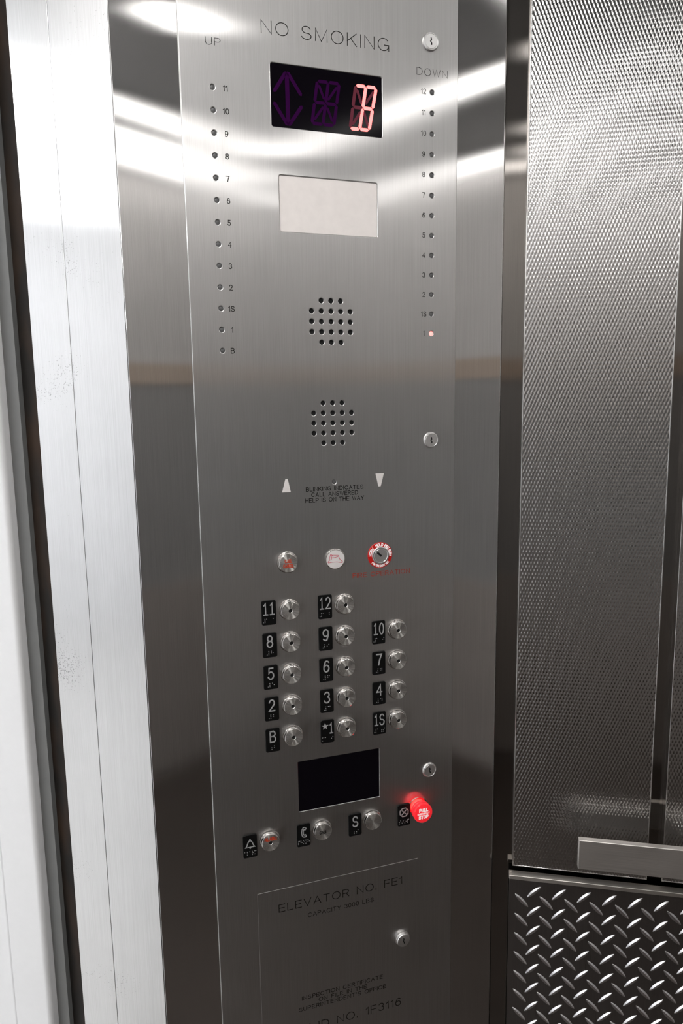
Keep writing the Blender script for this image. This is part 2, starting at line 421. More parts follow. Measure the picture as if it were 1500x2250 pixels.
b = MB(); b.box((-0.62, YO - .05, -0.06), (XB + .05, 0.05, 0.0)); structure('floor', b, M_floor, 'brown speckled floor of the elevator car')
b = MB(); b.box((-0.62, YO - .05, ZT), (XB + .05, 0.05, ZT + .05)); structure('ceiling', b, M_ceil, 'dark ceiling of the elevator car')
b = MB(); b.box((-0.02, 0.0, 0.0), (XB + .02, 0.03, ZT)); structure('wall_right', b, M_back, 'dark steel backing sheet behind the wall panels')
b = MB(); b.box((XB - .02, YO, 0.0), (XB, -0.03, 0.78)); structure('baseboard_back', b, M_kick, 'dark tread plate along the foot of the back wall')
b = MB(); b.box((-0.44, YO, 0.0), (XB - .02, YO + .02, 0.78)); structure('baseboard_left', b, M_kick, 'dark tread plate along the foot of the far side wall')
b = MB(); b.box((XB, YO, 0.0), (XB + .03, 0.0, ZT)); structure('wall_back', b, M_wallst, 'brushed steel back wall of the car')
b = MB(); b.box((-0.5, YO - .03, 0.0), (XB, YO, ZT)); structure('wall_left', b, M_wallst, 'brushed steel side wall facing the control panel')
b = MB(); b.box((-0.44, YO, 1.59), (XB - .012, YO + .012, 1.67)); structure('trim_7', b, M_tan, 'tan guard strip across the far side wall')
b = MB(); b.box((XB - .012, YO, 1.59), (XB, -0.03, 1.67)); structure('trim_8', b, M_tan, 'tan guard strip across the back wall')
b = MB(); b.box((-0.44, YO, 0.78), (XB - .006, YO + .006, 1.59)); structure('wall_left_lower', b, M_walllow, 'lower half of the far side wall, its dark reflections put into the colour')
b = MB(); b.box((XB - .006, YO, 0.78), (XB, -0.03, 1.59)); structure('wall_back_lower', b, M_walllow, 'lower half of the back wall, its dark reflections put into the colour')
# front return column that carries the control panel: a folded steel box, angled between side wall and doorway
UL, UR = -0.2565, 0.2418687
EL, ER = -0.1816, 0.1701
JX, JY = plan_u(UL, -0.0030)
b = MB()
c1 = plan_u(UL, -0.0030); c2 = plan_u(UR, -0.0030)
XS = -0.510; XE = -0.5610
colb = MB()
colb.plan([c1, c2, (c2[0] + .001, 0.0), (c1[0], 0.0)], 0.0, ZT)
me = colb.mesh('wall_front', M_column)
# local axes of the column follow the panel so that the grain lies right
me.transform(Matrix.Rotation(-TH, 4, 'Z') @ Matrix.Translation((-PU.x, -PU.y, 0)))
bevel_mesh(me, 0.0012)
obj('wall_front', me, loc=PU, rot=(0, 0, TH), kind='structure', label='angled brushed steel return column around the control panel')
b = MB(); b.plan([(XS + .0003, JY), (JX - .0002, JY), (JX - .0002, 0.0), (XS + .0003, 0.0)], 0.0, ZT)
me = b.mesh('trim_1', M_jamb); bevel_mesh(me, 0.0005); obj('trim_1', me, kind='structure', label='bright brushed steel door jamb beside the control column')
b = MB(); b.plan([(XE, JY + .0004), (XS - .0002, JY + .0004), (XS - .0002, -0.16), (XE, -0.16)], 0.0, ZT)
me = b.mesh('trim_2', M_jamb); bevel_mesh(me, 0.0005); obj('trim_2', me, kind='structure', label='narrow bright steel strip along the outer edge of the jamb')
# dark hoistway gap and rusty steel in it
b = MB(); b.box((-0.64, -0.225, 0.0), (XE - .001, -0.215, 2.6)); structure('trim_3', b, M_rust, 'rusty dark steel strip in the gap between car and landing')
# landing frame with rounded edge
def rounded_frame():
    r = 0.007; x0 = -0.6130; y0 = JY
    pts = [(x0, -0.17)] + [(x0 - r + r * math.cos(a), y0 + r + r * math.sin(a)) for a in [math.radians(-k * 90 / 10) for k in range(11)]]
    pts += [(-0.668, y0), (-0.668, -0.17)]
    return pts[::-1]
b = MB(); b.plan(rounded_frame(), 0.0, 2.6); me = b.mesh('trim_4', M_paint, smooth=True)
obj('trim_4', me, kind='structure', label='white painted landing door frame with a rounded edge')
b = MB(); b.box((-0.6128, -0.235, 0.0), (-0.5957, -0.226, 2.6)); structure('trim_9', b, M_grey, 'steel strip between the rusty gap and the white frame, its shade put into dark grey')
b = MB(); b.box((-0.82, JY + .006, 0.0), (-0.673, -0.17, 2.6)); me = b.mesh('trim_5', M_paint); bevel_mesh(me, 0.003)
obj('trim_5', me, kind='structure', label='white painted outer casing of the landing frame')
# far side of the doorway, header, landing hall
b = MB(); b.box((-0.56, YO, 0.0), (-0.44, -1.33, ZT)); structure('wall_front_far', b, M_wallst, 'brushed steel return on the far side of the doorway')
b = MB(); b.box((-0.56, -1.33, 2.13), (-0.44, JY, ZT)); structure('trim_6', b, M_wallst, 'steel header over the car doorway')
b = MB(); b.box((-0.82, -4.0, 2.13), (-0.58, 2.0, 2.8)); b.box((-0.82, -4.0, 0.0), (-0.58, -1.36, 2.13)); b.box((-0.82, -0.165, 0.0), (-0.585, 2.0, 2.13))
structure('wall_landing', b, M_hall, 'white landing wall around the doorway')
b = MB(); b.box((-3.0, -4.0, -0.06), (-0.62, 2.0, 0.0)); structure('floor_landing', b, M_hfloor, 'pale floor of the landing')
b = MB(); b.box((-3.0, -4.0, 2.6), (-0.82, 2.0, 2.66)); structure('ceiling_landing', b, M_hall, 'white ceiling of the landing')
b = MB(); b.box((-3.05, -4.0, 0.0), (-3.0, 2.0, 2.66)); structure('wall_landing_far', b, M_hall, 'white far wall of the landing')
b = MB(); b.box((-3.0, -4.05, 0.0), (-0.6, -4.0, 2.66)); structure('wall_landing_end', b, M_hall, 'white end wall of the landing')
b = MB(); b.box((-3.0, 2.0, 0.0), (-0.6, 2.05, 2.66)); structure('wall_landing_near', b, M_hall, 'white near end wall of the landing')

# ------------------------------------------------------------------ lights
def light_fixture(name, a, bb, label, mat, z, drop=0.03, group=None):
    """long flat fitting: housing tray and emitting diffuser"""
    x0, y0 = a; x1, y1 = bb; cx, cy = (x0 + x1) / 2, (y0 + y1) / 2
    e = obj(name, None, loc=(cx, cy, z - drop), label=label, cat='ceiling light', group=group)
    hx, hy = (x1 - x0) / 2, (y1 - y0) / 2
    h = MB(); t = 0.006
    h.box((-hx - t, -hy - t, 0.004), (hx + t, hy + t, drop))
    obj('housing', h.mesh('housing', M_side), e)
    d = MB(); d.box((-hx, -hy, 0.0), (hx, hy, 0.0038)); obj('diffuser', d.mesh('diffuser', mat), e)
    return e
for (a, c, t) in [((0.12, -1.50), (0.87, -1.465), 'first ceiling light strip beside the middle light, along the car'),
                  ((0.12, -1.71), (1.10, -1.67), 'ceiling light strip between the inner and the wall-side strip'),
                  ((-0.05, -1.875), (1.40, -1.84), 'ceiling light strip against the side wall facing the control panel'),
                  ((0.905, -1.46), (0.945, -0.25), 'inner ceiling light strip across the back of the car'),
                  ((1.475, -1.80), (1.51, -0.15), 'ceiling light strip against the back wall'),
                  ((0.10, -0.985), (0.24, -0.925), 'short ceiling light in the middle of the car ceiling')]:
    light_fixture('ceiling_light', a, c, t, M_carlight, ZT)
light_fixture('ceiling_light', (0.20, -0.34), (1.40, -0.29), 'added fill light strip in the ceiling above the embossed wall panels', M_carlight, ZT)  # unseen strip added to brighten the rail top and tread bars
light_fixture('ceiling_light', (-0.40, -1.80), (-0.12, -0.50), 'added broad fill light panel in the ceiling just inside the doorway', M_filllight, ZT)
for y, t in ((-3.0, 'square light panel in the landing ceiling near its end wall'), (-1.6, 'square light panel in the landing ceiling facing the far jamb'), (-0.2, 'square light panel in the landing ceiling facing the control column')):
    light_fixture('landing_light', (-2.3, y - .3), (-1.7, y + .3), t, M_halllight, 2.6, group='landing ceiling lights')

# ------------------------------------------------------------------ side wall: embossed panels, rail, tread plate
PYF = -0.015
def embossed_panel():
    Wd, z0, z1 = 0.194, 0.7895, 2.385
    pu, pv, amp = 0.0045, 0.0110, 0.00062
    m = 0.0016
    nu = int((Wd - 2 * m) / pu * 6); nv = int((z1 - z0 - 2 * m) / pv * 10)
    u = np.linspace(m, Wd - m, nu + 1); v = np.linspace(z0 + m, z1 - m, nv + 1)
    U, V = np.meshgrid(u, v)
    hgt = np.cos(2 * PI * U / pu) * np.cos(2 * PI * V / pv)
    hgt = amp * (1 - (1 - (hgt + 1) / 2) ** 1.6) - amp * 0.6
    co = np.empty((nv + 1, nu + 1, 3)); co[..., 0] = U; co[..., 1] = -hgt; co[..., 2] = V
    idx = np.arange((nv + 1) * (nu + 1)).reshape(nv + 1, nu + 1)
    f = np.stack([idx[:-1, :-1], idx[:-1, 1:], idx[1:, 1:], idx[1:, :-1]], -1).reshape(-1, 4)
    me = bpy.data.meshes.new('embossed_sheet')
    me.vertices.add(co.size // 3); me.vertices.foreach_set('co', co.ravel())
    me.loops.add(f.size); me.loops.foreach_set('vertex_index', f.ravel().astype(np.int32))
    me.polygons.add(len(f)); me.polygons.foreach_set('loop_start', np.arange(0, f.size, 4, dtype=np.int32))
    me.update(calc_edges=True); me.polygons.foreach_set('use_smooth', [True] * len(f))
    me.materials.append(M_tex)
    fr = MB()
    fr.box((0, -0.0004, z0), (m, 0.0146, z1)); fr.box((Wd - m, -0.0004, z0), (Wd, 0.0146, z1))
    fr.box((m, -0.0004, z0), (Wd - m, 0.0146, z0 + m)); fr.box((m, -0.0004, z1 - m), (Wd - m, 0.0146, z1))
    fr.box((m, 0.004, z0 + m), (Wd - m, 0.0146, z1 - m))
    fm = fr.mesh('panel_tray', M_chrome); bevel_mesh(fm, 0.0005)
    return me, fm
sheet_me, tray_me = embossed_panel()
px = 0.0285
lab = ['tall embossed steel wall panel next to the control column', 'tall embossed steel wall panel, second from the control column',
       'tall embossed steel wall panel, third from the control column', 'tall embossed steel wall panel, fourth from the control column',
       'tall embossed steel wall panel, fifth from the control column', 'tall embossed steel wall panel, sixth from the control column']
for k in range(6):
    e = obj('embossed_panel', None, loc=(px + 0.214 * k, PYF, 0), label=lab[k], cat='wall panel', group='embossed side wall panels')
    obj('embossed_sheet', sheet_me, e); obj('panel_tray', tray_me, e)

# tread plate kick panel
e = obj('kick_plate', None, loc=(0.0245, 0, 0), label='diamond tread plate kick panel with steel ledge under the embossed panels', cat='kick plate')
KW = XB - 0.05
b = MB(); b.box((0, -0.022, 0.10), (KW, -0.0125, 0.7742)); obj('tread_plate', b.mesh('tread_plate', M_tread), e)
b = MB(); b.box((-0.001, -0.0262, 0.7742), (KW, -0.0125, 0.7806)); me = b.mesh('ledge', M_cap); bevel_mesh(me, 0.0007); obj('ledge', me, e)
def tread_bar():
    """raised lens-shaped lug, length along x"""
    L, Wd, H, n = 0.0285, 0.0066, 0.0022, 8
    mb = MB(); vs = []; f = []
    for i in range(n + 1):
        t = -1 + 2 * i / n; x = t * L / 2; wv = Wd / 2 * max(0.0, 1 - t * t) ** 0.8 + 0.0004; h = H * max(0.0, 1 - t ** 4) ** 0.7
        vs += [(x, 0.0002, -wv), (x, -h, -wv * .38), (x, -h, wv * .38), (x, 0.0002, wv)]
    for i in range(n):
        for k in range(3):
            a = i * 4 + k; f.append((a, a + 1, a + 5, a + 4)[::-1])
    mb.add(vs, f); return mb.mesh('tread_bar', M_bar, smooth=True)
bar_me = tread_bar()
PHX, PHZ = 0.0363, 0.0327
bx0 = 0.0613 - 0.0245; bz0 = 0.7541
cnt = 0; rest = MB(); cand = []
for j in range(-1, 21):
    for i in range(-1, 36):
        for h in (0, 1):
            x = bx0 + (i - .5 * h) * PHX; z = bz0 - (j + .5 * h) * PHZ
            if 0.010 < x < KW - .012 and 0.11 < z < 0.762: cand.append((x, z, h))
cand.sort(key=lambda c: (c[0] > 0.33 or c[1] < 0.46, c[0] + (0.77 - c[1])))
for x, z, h in cand:
    ang = math.radians(-45 if h == 0 else 45)
    if cnt < 290:
        o = obj('tread_bar', bar_me, e, loc=(x, -0.022, z), rot=(0, ang, 0)); cnt += 1
    else:
        R = Matrix.Translation((x, -0.022, z)) @ Matrix.Rotation(ang, 4, 'Y')
        rest.add([R @ v.co for v in bar_me.vertices], [tuple(p.vertices) for p in bar_me.polygons])
o = obj('tread_pattern', rest.mesh('tread_pattern', M_bar, smooth=True), e); o['kind'] = 'stuff'

# flat bar handrail
e = obj('handrail', None, loc=(0.1172, -0.065, 0.829), label='flat brushed steel handrail bar on standoffs in front of the wall panels', cat='handrail')
b = MB(); b.box((0, 0, 0), (1.10, 0.0098, 0.0448)); me = b.mesh('rail_bar', M_rail); bevel_mesh(me, 0.0009); obj('rail_bar', me, e)
for x in (0.178, 0.62, 1.03):
    b = MB(); b.lathe([(0.019, -0.0005), (0.019, 0.004), (0.0105, 0.006), (0.0105, 0.0396)], 24)
    obj('standoff', b.mesh('standoff', M_chrome, smooth=True), e, loc=(x, 0.0495, 0.0225))

# ------------------------------------------------------------------ the control panel
CP = obj('elevator_control_panel', None, loc=PU, rot=(0, 0, TH), label='tall brushed steel elevator control panel with floor buttons and red display', cat='control panel')
CU, CZ, CD = -0.27994, 1.490, 0.88528       # viewing position over the panel: takes out the parallax of raised parts
mm = 0.001
def raised(u, z, h):            # a centre read on the front of a part h mm proud (mm in, metres out)
    k = 1 - h * mm / CD
    return (CU + (u * mm - CU) * k, CZ + (z * mm - CZ) * k)

DISP = (-75.6 * mm, 65.8 * mm, 1823.0 * mm, 1893.4 * mm)
WIN = (-68.5 * mm, 58.6 * mm, 1703.0 * mm, 1768.4 * mm)
BLK = (-63.9 * mm, 55.0 * mm, 935.5 * mm, 1008.9 * mm)
COV = (-126.0 * mm, 115.4 * mm, 566.0 * mm, 825.2 * mm)
XL, XR, Z0, DZ = -144.56 * mm, 134.15 * mm, 1858.54 * mm, 24.909 * mm
SX, SP, S1, S2 = -5.33 * mm, 12.83 * mm, 1596.85 * mm, 1469.09 * mm
holes = [rrect(*DISP, 0.0022), rrect(*WIN, 0.0022), rrect(*BLK, 0.0006)]
lamps = [(XL, Z0 - i * DZ) for i in range(13)] + [(XR, Z0 - (i - 1) * DZ) for i in range(13)]
LED = (-4.9 * mm, 1391.9 * mm)
for x, z in lamps + [LED]: holes.append(circ(x, z, 0.0029, 14))
spk = []
for zc in (S1, S2):
    for a in range(-2, 3):
        for c in range(-2, 3):
            if abs(a) == 2 and abs(c) == 2: continue
            spk.append((SX + a * SP, zc + c * SP))
for x, z in spk: holes.append(circ(x, z, 0.0031, 14))
tri_up = [(-75.3 * mm, 1381.7 * mm), (-64.2 * mm, 1381.7 * mm), (-67.6 * mm, 1398.6 * mm), (-70.6 * mm, 1398.6 * mm)]
tri_dn = [(53.0 * mm, 1400.6 * mm), (57.0 * mm, 1383.2 * mm), (60.2 * mm, 1383.2 * mm), (64.9 * mm, 1400.6 * mm)]
face = sheet_with_holes('face_plate', rrect(EL, ER, 0.16, 2.25, 0.001), holes, 0.0030, 0.0009, M_panel)
obj('face_plate', face, CP)

def prism_obj(name, pts, d0, d1, mat, parent=CP, label=None, bev=0.0):
    mb = MB(); mb.prism(pts, d0, d1); me = mb.mesh(name, mat)
    if bev: bevel_mesh(me, bev)
    return obj(name, me, parent, label=label)

# floor display
disp = prism_obj('floor_display', rrect(DISP[0] + .0003, DISP[1] - .0003, DISP[2] + .0003, DISP[3] - .0003, 0.0018), -0.0021, -0.0009, M_black, label='black glass display showing a red letter B')
DG = -0.00085
def seg(pts, mat, name='segment', label=None):
    mb = MB(); mb.add([(x * mm, -DG, z * mm) for x, z in pts], [tuple(range(len(pts)))])
    return obj(name, mb.mesh(name, mat), disp, label=label)
def bar_pts(a, b_, wd, cut=0.0):
    a = Vector(a); b_ = Vector(b_); t = (b_ - a); L = t.length; t = t / L; n = Vector((-t.y, t.x)) * wd / 2
    a = a + t * cut; b_ = b_ - t * cut; c = t * wd / 2
    return [tuple(a), tuple(a + c - n), tuple(b_ - c - n), tuple(b_), tuple(b_ - c + n), tuple(a + c + n)]
def digit(tl, tr, bl, br, lit, off, wd):
    tl, tr, bl, br = map(Vector, (tl, tr, bl, br))
    ml, mr = (tl + bl) / 2, (tr + br) / 2; tm, bm_ = (tl + tr) / 2, (bl + br) / 2; c = (ml + mr) / 2
    S_ = {'a1': (tl, tm), 'a2': (tm, tr), 'b': (tr, mr), 'c': (mr, br), 'd1': (bl, bm_), 'd2': (bm_, br), 'e': (ml, bl), 'f': (tl, ml),
          'g1': (ml, c), 'g2': (c, mr), 'j': (tm, c), 'm': (c, bm_)}
    for k, (p, q_) in S_.items():
        seg(bar_pts(p, q_, wd, 0.35), M_segon if k in lit else off, label='lit red display segment' if k in lit else None)
    for p, q_ in ((tl, c), (tr, c), (c, bl), (c, br)):
        a = p.lerp(q_, 0.16); b2 = p.lerp(q_, 0.84); seg(bar_pts(a, b2, wd * .8), off)
digit((31.6, 1880.4), (58.4, 1880.4), (23.6, 1830.3), (48.6, 1830.3), ('a1', 'a2', 'b', 'c', 'd1', 'd2', 'g2', 'j', 'm'), M_segdim, 4.0)
digit((-17.5, 1879.8), (10.3, 1879.8), (-25.4, 1831.3), (2.6, 1831.3), (), M_segoff, 3.8)
for a, b_, wd in (((-55.4, 1885), (-54.9, 1826), 5.0), ((-56.0, 1886.0), (-72.0, 1861.5), 4.2), ((-55.0, 1886.0), (-37.5, 1860.5), 4.2), ((-55.4, 1825.5), (-72.4, 1850.8), 4.2), ((-54.5, 1825.5), (-37.0, 1850.0), 4.2)):
    seg(bar_pts(a, b_, wd), M_segoff)

# white lens window, dark lower window
prism_obj('light_window', rrect(WIN[0] + .0003, WIN[1] - .0003, WIN[2] + .0003, WIN[3] - .0003, 0.0018), -0.0021, -0.0010, M_lens, label='milky white lens window')
prism_obj('dark_window', rrect(BLK[0] + .0002, BLK[1] - .0002, BLK[2] + .0002, BLK[3] - .0002, 0.0004), -0.0021, -0.0004, M_black, label='blank black window')
for zc in (S1, S2):
    mb = MB(); mb.lathe([(0.034, -0.0022), (0.034, -0.0019)], 32); obj('speaker_mesh', mb.mesh('speaker_mesh', M_void), CP, loc=(SX, 0, zc), label='dark speaker behind a round pattern of drilled holes')

# position lamps
mbl = MB(); mbl.lathe([(0.0028, -0.0021), (0.0028, -0.0011), (0.0018, -0.0007), (0.0006, -0.0005)], 14)
lamp_me = mbl.mesh('indicator_lamp', M_led, smooth=True); lamp_on = mbl.mesh('indicator_lamp_lit', M_ledon, smooth=True)
for k, (x, z) in enumerate(lamps + [LED]):
    on = k == 25
    obj('indicator_lamp', lamp_on if on else lamp_me, CP, loc=(x, 0, z), label='lit red indicator lamp' if on else None)

def lettering(txt, x0, x1, z, h, stroke, mat=M_ink, parent=CP, d=0.00012, **kw):
    mb = MB(); text_mb(mb, txt, x0 * mm, None if x1 is None else x1 * mm, z * mm, h * mm, stroke * mm, d, **kw)
    return obj('lettering', mb.mesh('lettering', mat), parent, label='engraved lettering reading ' + txt)
lettering('NO SMOKING', -85.6, 75.8, 1923.6, 15.0, 0.95)
lettering('UP', -150.8, -133.2, 1903.2, 8.4, 0.6)
lettering('DOWN', 112.8, 155.6, 1902.0, 8.9, 0.6)
NL = ['11', '10', '9', '8', '7', '6', '5', '4', '3', '2', '1S', '1', 'B']; NR = ['12', '11', '10', '9', '8', '7', '6', '5', '4', '3', '2', '1S', '1']
for i, t in enumerate(NL): lettering(t, -129.6 - 0.23 * i, None, 1858.54 - 24.909 * i - 3.4, 6.8, 0.95)
for i, t in enumerate(NR): lettering(t, 122.2 + 0.08 * i, None, 1883.45 - 24.909 * i - 3.2, 6.6, 0.8)
lettering('BLINKING INDICATES', -43.8, 35.6, 1381.0, 5.8, 0.85)
lettering('CALL ANSWERED', -36.6, 28.0, 1373.7, 5.8, 0.85)
lettering('HELP IS ON THE WAY', -45.0, 36.4, 1366.3, 5.8, 0.85)
lettering('FIRE OPERATION', 18.8, 102.6, 1260.0, 6.6, 0.85, M_redink)

# direction lenses
prism_obj('up_arrow_lens', tri_up, 0.0, 0.0006, M_white, label='white up pointing lens')
prism_obj('down_arrow_lens', tri_dn, 0.0, 0.0006, M_white, label='white down pointing lens')

# cam locks
def keyhole_pts(s):
    return [(-0.9 * s, 4.4 * s), (0.7 * s, 4.2 * s), (1.4 * s, 1.0 * s), (0.1 * s, 0.2 * s), (1.6 * s, -2.2 * s), (1.5 * s, -4.4 * s), (0.0, -4.5 * s), (-0.3 * s, -2.4 * s), (-1.6 * s, -0.2 * s), (-0.6 * s, 2.0 * s)][::-1]
lk = MB(); lk.lathe([(0.0109, 0.0), (0.0109, 0.0012), (0.0100, 0.0026), (0.0092, 0.0028), (0.0088, 0.0024), (0.0085, 0.0024), (0.0082, 0.0028)], 32)
lock_me = lk.mesh('lock_cylinder', M_lock, smooth=True)
kh = MB(); kh.prism([(x * mm, z * mm) for x, z in keyhole_pts(1.0)], 0.0026, 0.00285); key_me = kh.mesh('keyhole', M_void)
def cam_lock(u, z, h, me=lock_me, hd=0.0):
    x, zz = raised(u, z, h)
    o = obj('cam_lock', me, CP, loc=(x, 0, zz), label='round chrome cam lock')
    obj('keyhole', key_me, o, loc=(0, -hd, 0))
cam_lock(132.6, 1943.4, 2.8); cam_lock(134.8, 1442.8, 2.8); cam_lock(134.1, 960.8, 2.8)

# call buttons
HB = 8.0
def cap_mesh(hole):
    mb = MB(); R = 0.0128
    mb.lathe([(0.0142, 0.0), (0.0142, 0.0006), (0.0132, 0.0010), (0.0131, 0.0012)], 40, 0, close=False)
    mb.lathe([(R, 0.0), (R, 0.0068), (R - .0003, 0.0075), (R - .0010, 0.0079)], 40, 0, close=False)
    r0 = 0.0024 if hole else 0.0002
    mb.lathe([(R - .0010, 0.0079), (0.007, 0.0079), (r0 + .0003, 0.0079)], 40, 1, close=not hole)
    if hole:
        mb.lathe([(r0 + .0003, 0.0079), (r0, 0.0076), (r0, 0.0062)], 40, 0, close=False); mb.lathe([(r0, 0.0064), (0.0001, 0.0064)], 40, 2)
    return mb.mesh('call_button', [M_side, M_turn, M_void], smooth=True)
cap_hole, cap_plain = cap_mesh(True), cap_mesh(False)
PW, PH = 0.0097, 0.0166
pm = MB(); pm.prism(rrect(-PW, PW, -PH, PH, 0.0024), 0.0, 0.0016); plate_me = pm.mesh('number_plate', M_plate); bevel_mesh(plate_me, 0.0004)
BR = {'a': '1', 'b': '12', 'c': '14', 'd': '145', 'e': '15', 'f': '124', 'g': '1245', 'h': '125', 'i': '24', 'j': '245', 'k': '13', 'l': '123', 'm': '134', 'n': '1345', 'o': '135', 'p': '1234', 'r': '1235', 's': '234', 't': '2345', '#': '3456', ';': '56', ' ': ''}
def braille(txt, parent, zc):
    n = len(txt); adv = min(0.0058, 0.0172 / n); dx = min(0.0023, adv * .46); mb = MB(); W = adv * (n - 1) + dx
    for k, c in enumerate(txt):
        for q_ in BR[c]:
            q_ = int(q_); x = -W / 2 + k * adv + (dx if q_ > 3 else 0); z = zc + 0.0023 * (1 - (q_ - 1) % 3)
            r = 0.00062
            o = [(x + r * math.cos(a), -0.0015, z + r * math.sin(a)) for a in [2 * PI * i / 6 for i in range(6)]]
            o += [(x + .6 * r * math.cos(a), -0.0021, z + .6 * r * math.sin(a)) for a in [2 * PI * i / 6 for i in range(6)]]
            mb.add(o, [(i, (i + 1) % 6, 6 + (i + 1) % 6, 6 + i) for i in range(6)] + [tuple(range(6, 12))])
    obj('braille', mb.mesh('braille', M_silver, smooth=False), parent)
def plate(u, z, label):
    x, zz = raised(u, z, 1.6); return obj('number_plate', plate_me, CP, loc=(x, 0, zz), label=label)
def numeral(p, txt, name='numeral'):
    mb = MB(); n = len(txt); h = 0.0168; zb = -0.0032
    if txt == '*i':
        pts = []
        for k in range(10):
            r = 0.0049 if k % 2 == 0 else 0.0020; a = PI / 2 + k * PI / 5; pts.append((-0.0035 + r * math.cos(a), 0.0080 + r * math.sin(a)))
        mb.prism(pts, 0.0014, 0.0022); text_mb(mb, 'i', 0.0028, 0.0080, zb - .0002, h - .001, 0.0014, d=0.0022, d0=0.0014)
    elif n == 2: text_mb(mb, txt, -0.0076, 0.0076, zb, h, 0.0015, d=0.0022, d0=0.0014, track=0.32)
    else: text_mb(mb, txt, -0.0044, 0.0044, zb, h, 0.0017, d=0.0022, d0=0.0014)
    obj(name, mb.mesh(name, M_silver), p)
BX, DBX, BZ, DBZ = -68.39, 77.04, 1223.3, 44.45
keys = [('ii', 0, 0, '#a a', '11'), ('i2', 1, 0, '#a b', '12'), ('8', 0, 1, '#h', '8'), ('9', 1, 1, '#i', '9'), ('i0', 2, 1, '#a j', '10'), ('5', 0, 2, '#e', '5'), ('6', 1, 2, '#f', '6'), ('7', 2, 2, '#g', '7'),
        ('2', 0, 3, '#b', '2'), ('3', 1, 3, '#c', '3'), ('4', 2, 3, '#d', '4'), ('B', 0, 4, ';b', 'B'), ('*i', 1, 4, 'ma i', 'star 1'), ('iS', 2, 4, '#a;s', '1S')]
for t, c, r, br, nm in keys:
    x, zz = raised(BX + c * DBX, BZ - r * DBZ, HB)
    obj('call_button', cap_hole, CP, loc=(x, 0, zz), label='round turned steel call button for floor ' + nm)
    p = plate((-97.6, -20.6, 56.0)[c], 1223.9 - 44.35 * r, 'black tactile plate marked ' + nm)
    numeral(p, t); braille(br, p, -0.0105)

# call cancel button, fire hat lamp, fire key switch
x, zz = raised(-69.4, 1287.8, HB); o = obj('call_cancel_button', cap_plain, CP, loc=(x, 0, zz), label='turned steel button printed CALL CANCEL in red')
mb = MB(); text_mb(mb, 'CALL', -0.0052, 0.0048, 0.0006, 0.0050, 0.0009, d=0.0081); text_mb(mb, 'CANCEL', -0.0072, 0.0068, -0.0058, 0.0050, 0.0009, d=0.0081)
obj('lettering', mb.mesh('lettering', M_orange), o)
x, zz = raised(-5.1, 1288.2, 2.0)
mb = MB(); mb.lathe([(0.0140, 0.0), (0.0140, 0.0016), (0.0134, 0.0020), (0.0129, 0.0020), (0.0129, 0.0012)], 40, 0, close=False); mb.lathe([(0.0129, 0.0012), (0.0127, 0.0016), (0.011, 0.0018)], 40, 1)
o = obj('fire_hat_lamp', mb.mesh('fire_hat_lamp', [M_side, M_white], smooth=True), CP, loc=(x, 0, zz), label='round white lamp with a red outlined fire helmet')
hat = [[(617, 284), (629, 270), (641, 216), (652, 217), (667, 236), (664, 249), (712, 240), (722, 232), (718, 226), (655, 221)], [(722, 232), (731, 262), (762, 292), (752, 300), (705, 288), (660, 287), (622, 294), (617, 284)], [(646, 217), (655, 246), (650, 262), (632, 268)]]
mb = MB()
for pl in hat: ribbon(mb, [((a - 690) * 0.000141, (260 - c + 2) * 0.000141) for a, c in pl], 0.0006, 0.0019, 0.0019)
obj('helmet_print', mb.mesh('helmet_print', M_pinkline), o)
x, zz = raised(58.9, 1288.6, 1.2)
mb = MB(); mb.lathe([(0.0178, 0.0), (0.0178, 0.0010), (0.0174, 0.0013), (0.0118, 0.0013)], 48, 0)
o = obj('fire_key_switch', mb.mesh('fire_key_switch', M_red, smooth=True), CP, loc=(x, 0, zz), label='key switch with a red ring lettered NORM HOLD FIRE SERV')
mb = MB(); mb.lathe([(0.0121, 0.0012), (0.0121, 0.0030), (0.0114, 0.0035), (0.0100, 0.0035), (0.0096, 0.0031), (0.0093, 0.0031), (0.0090, 0.0034)], 40); obj('lock_barrel', mb.mesh('lock_barrel', M_lock, smooth=True), o)
mb = MB(); ang = math.radians(-40); pts = [(-1.3, -1.3), (6.6, -1.3), (6.6, 1.3), (-1.3, 1.3)]; ang = math.radians(138)
mb.prism([((px_ * math.cos(ang) - pz_ * math.sin(ang)) * mm, (px_ * math.sin(ang) + pz_ * math.cos(ang)) * mm) for px_, pz_ in pts], 0.0032, 0.0036); obj('keyhole', mb.mesh('keyhole', M_void), o)
mb = MB()
text_arc(mb, 'NORM', 0, 0, 0.0146, 158, 0.0036, 0.00085, sx=0.82); text_arc(mb, 'HOLD', 0, 0, 0.0146, 95, 0.0036, 0.00085, sx=0.82)
text_arc(mb, 'FIRE SERV', 0, 0, 0.0146, 28, 0.0036, 0.00085, sx=0.72); text_arc(mb, 'FOR FIRE DEPT USE', 0, 0, 0.0148, -90, 0.0026, 0.0006, inward=True, sx=0.75)
obj('lettering', mb.mesh('lettering', M_print), o)

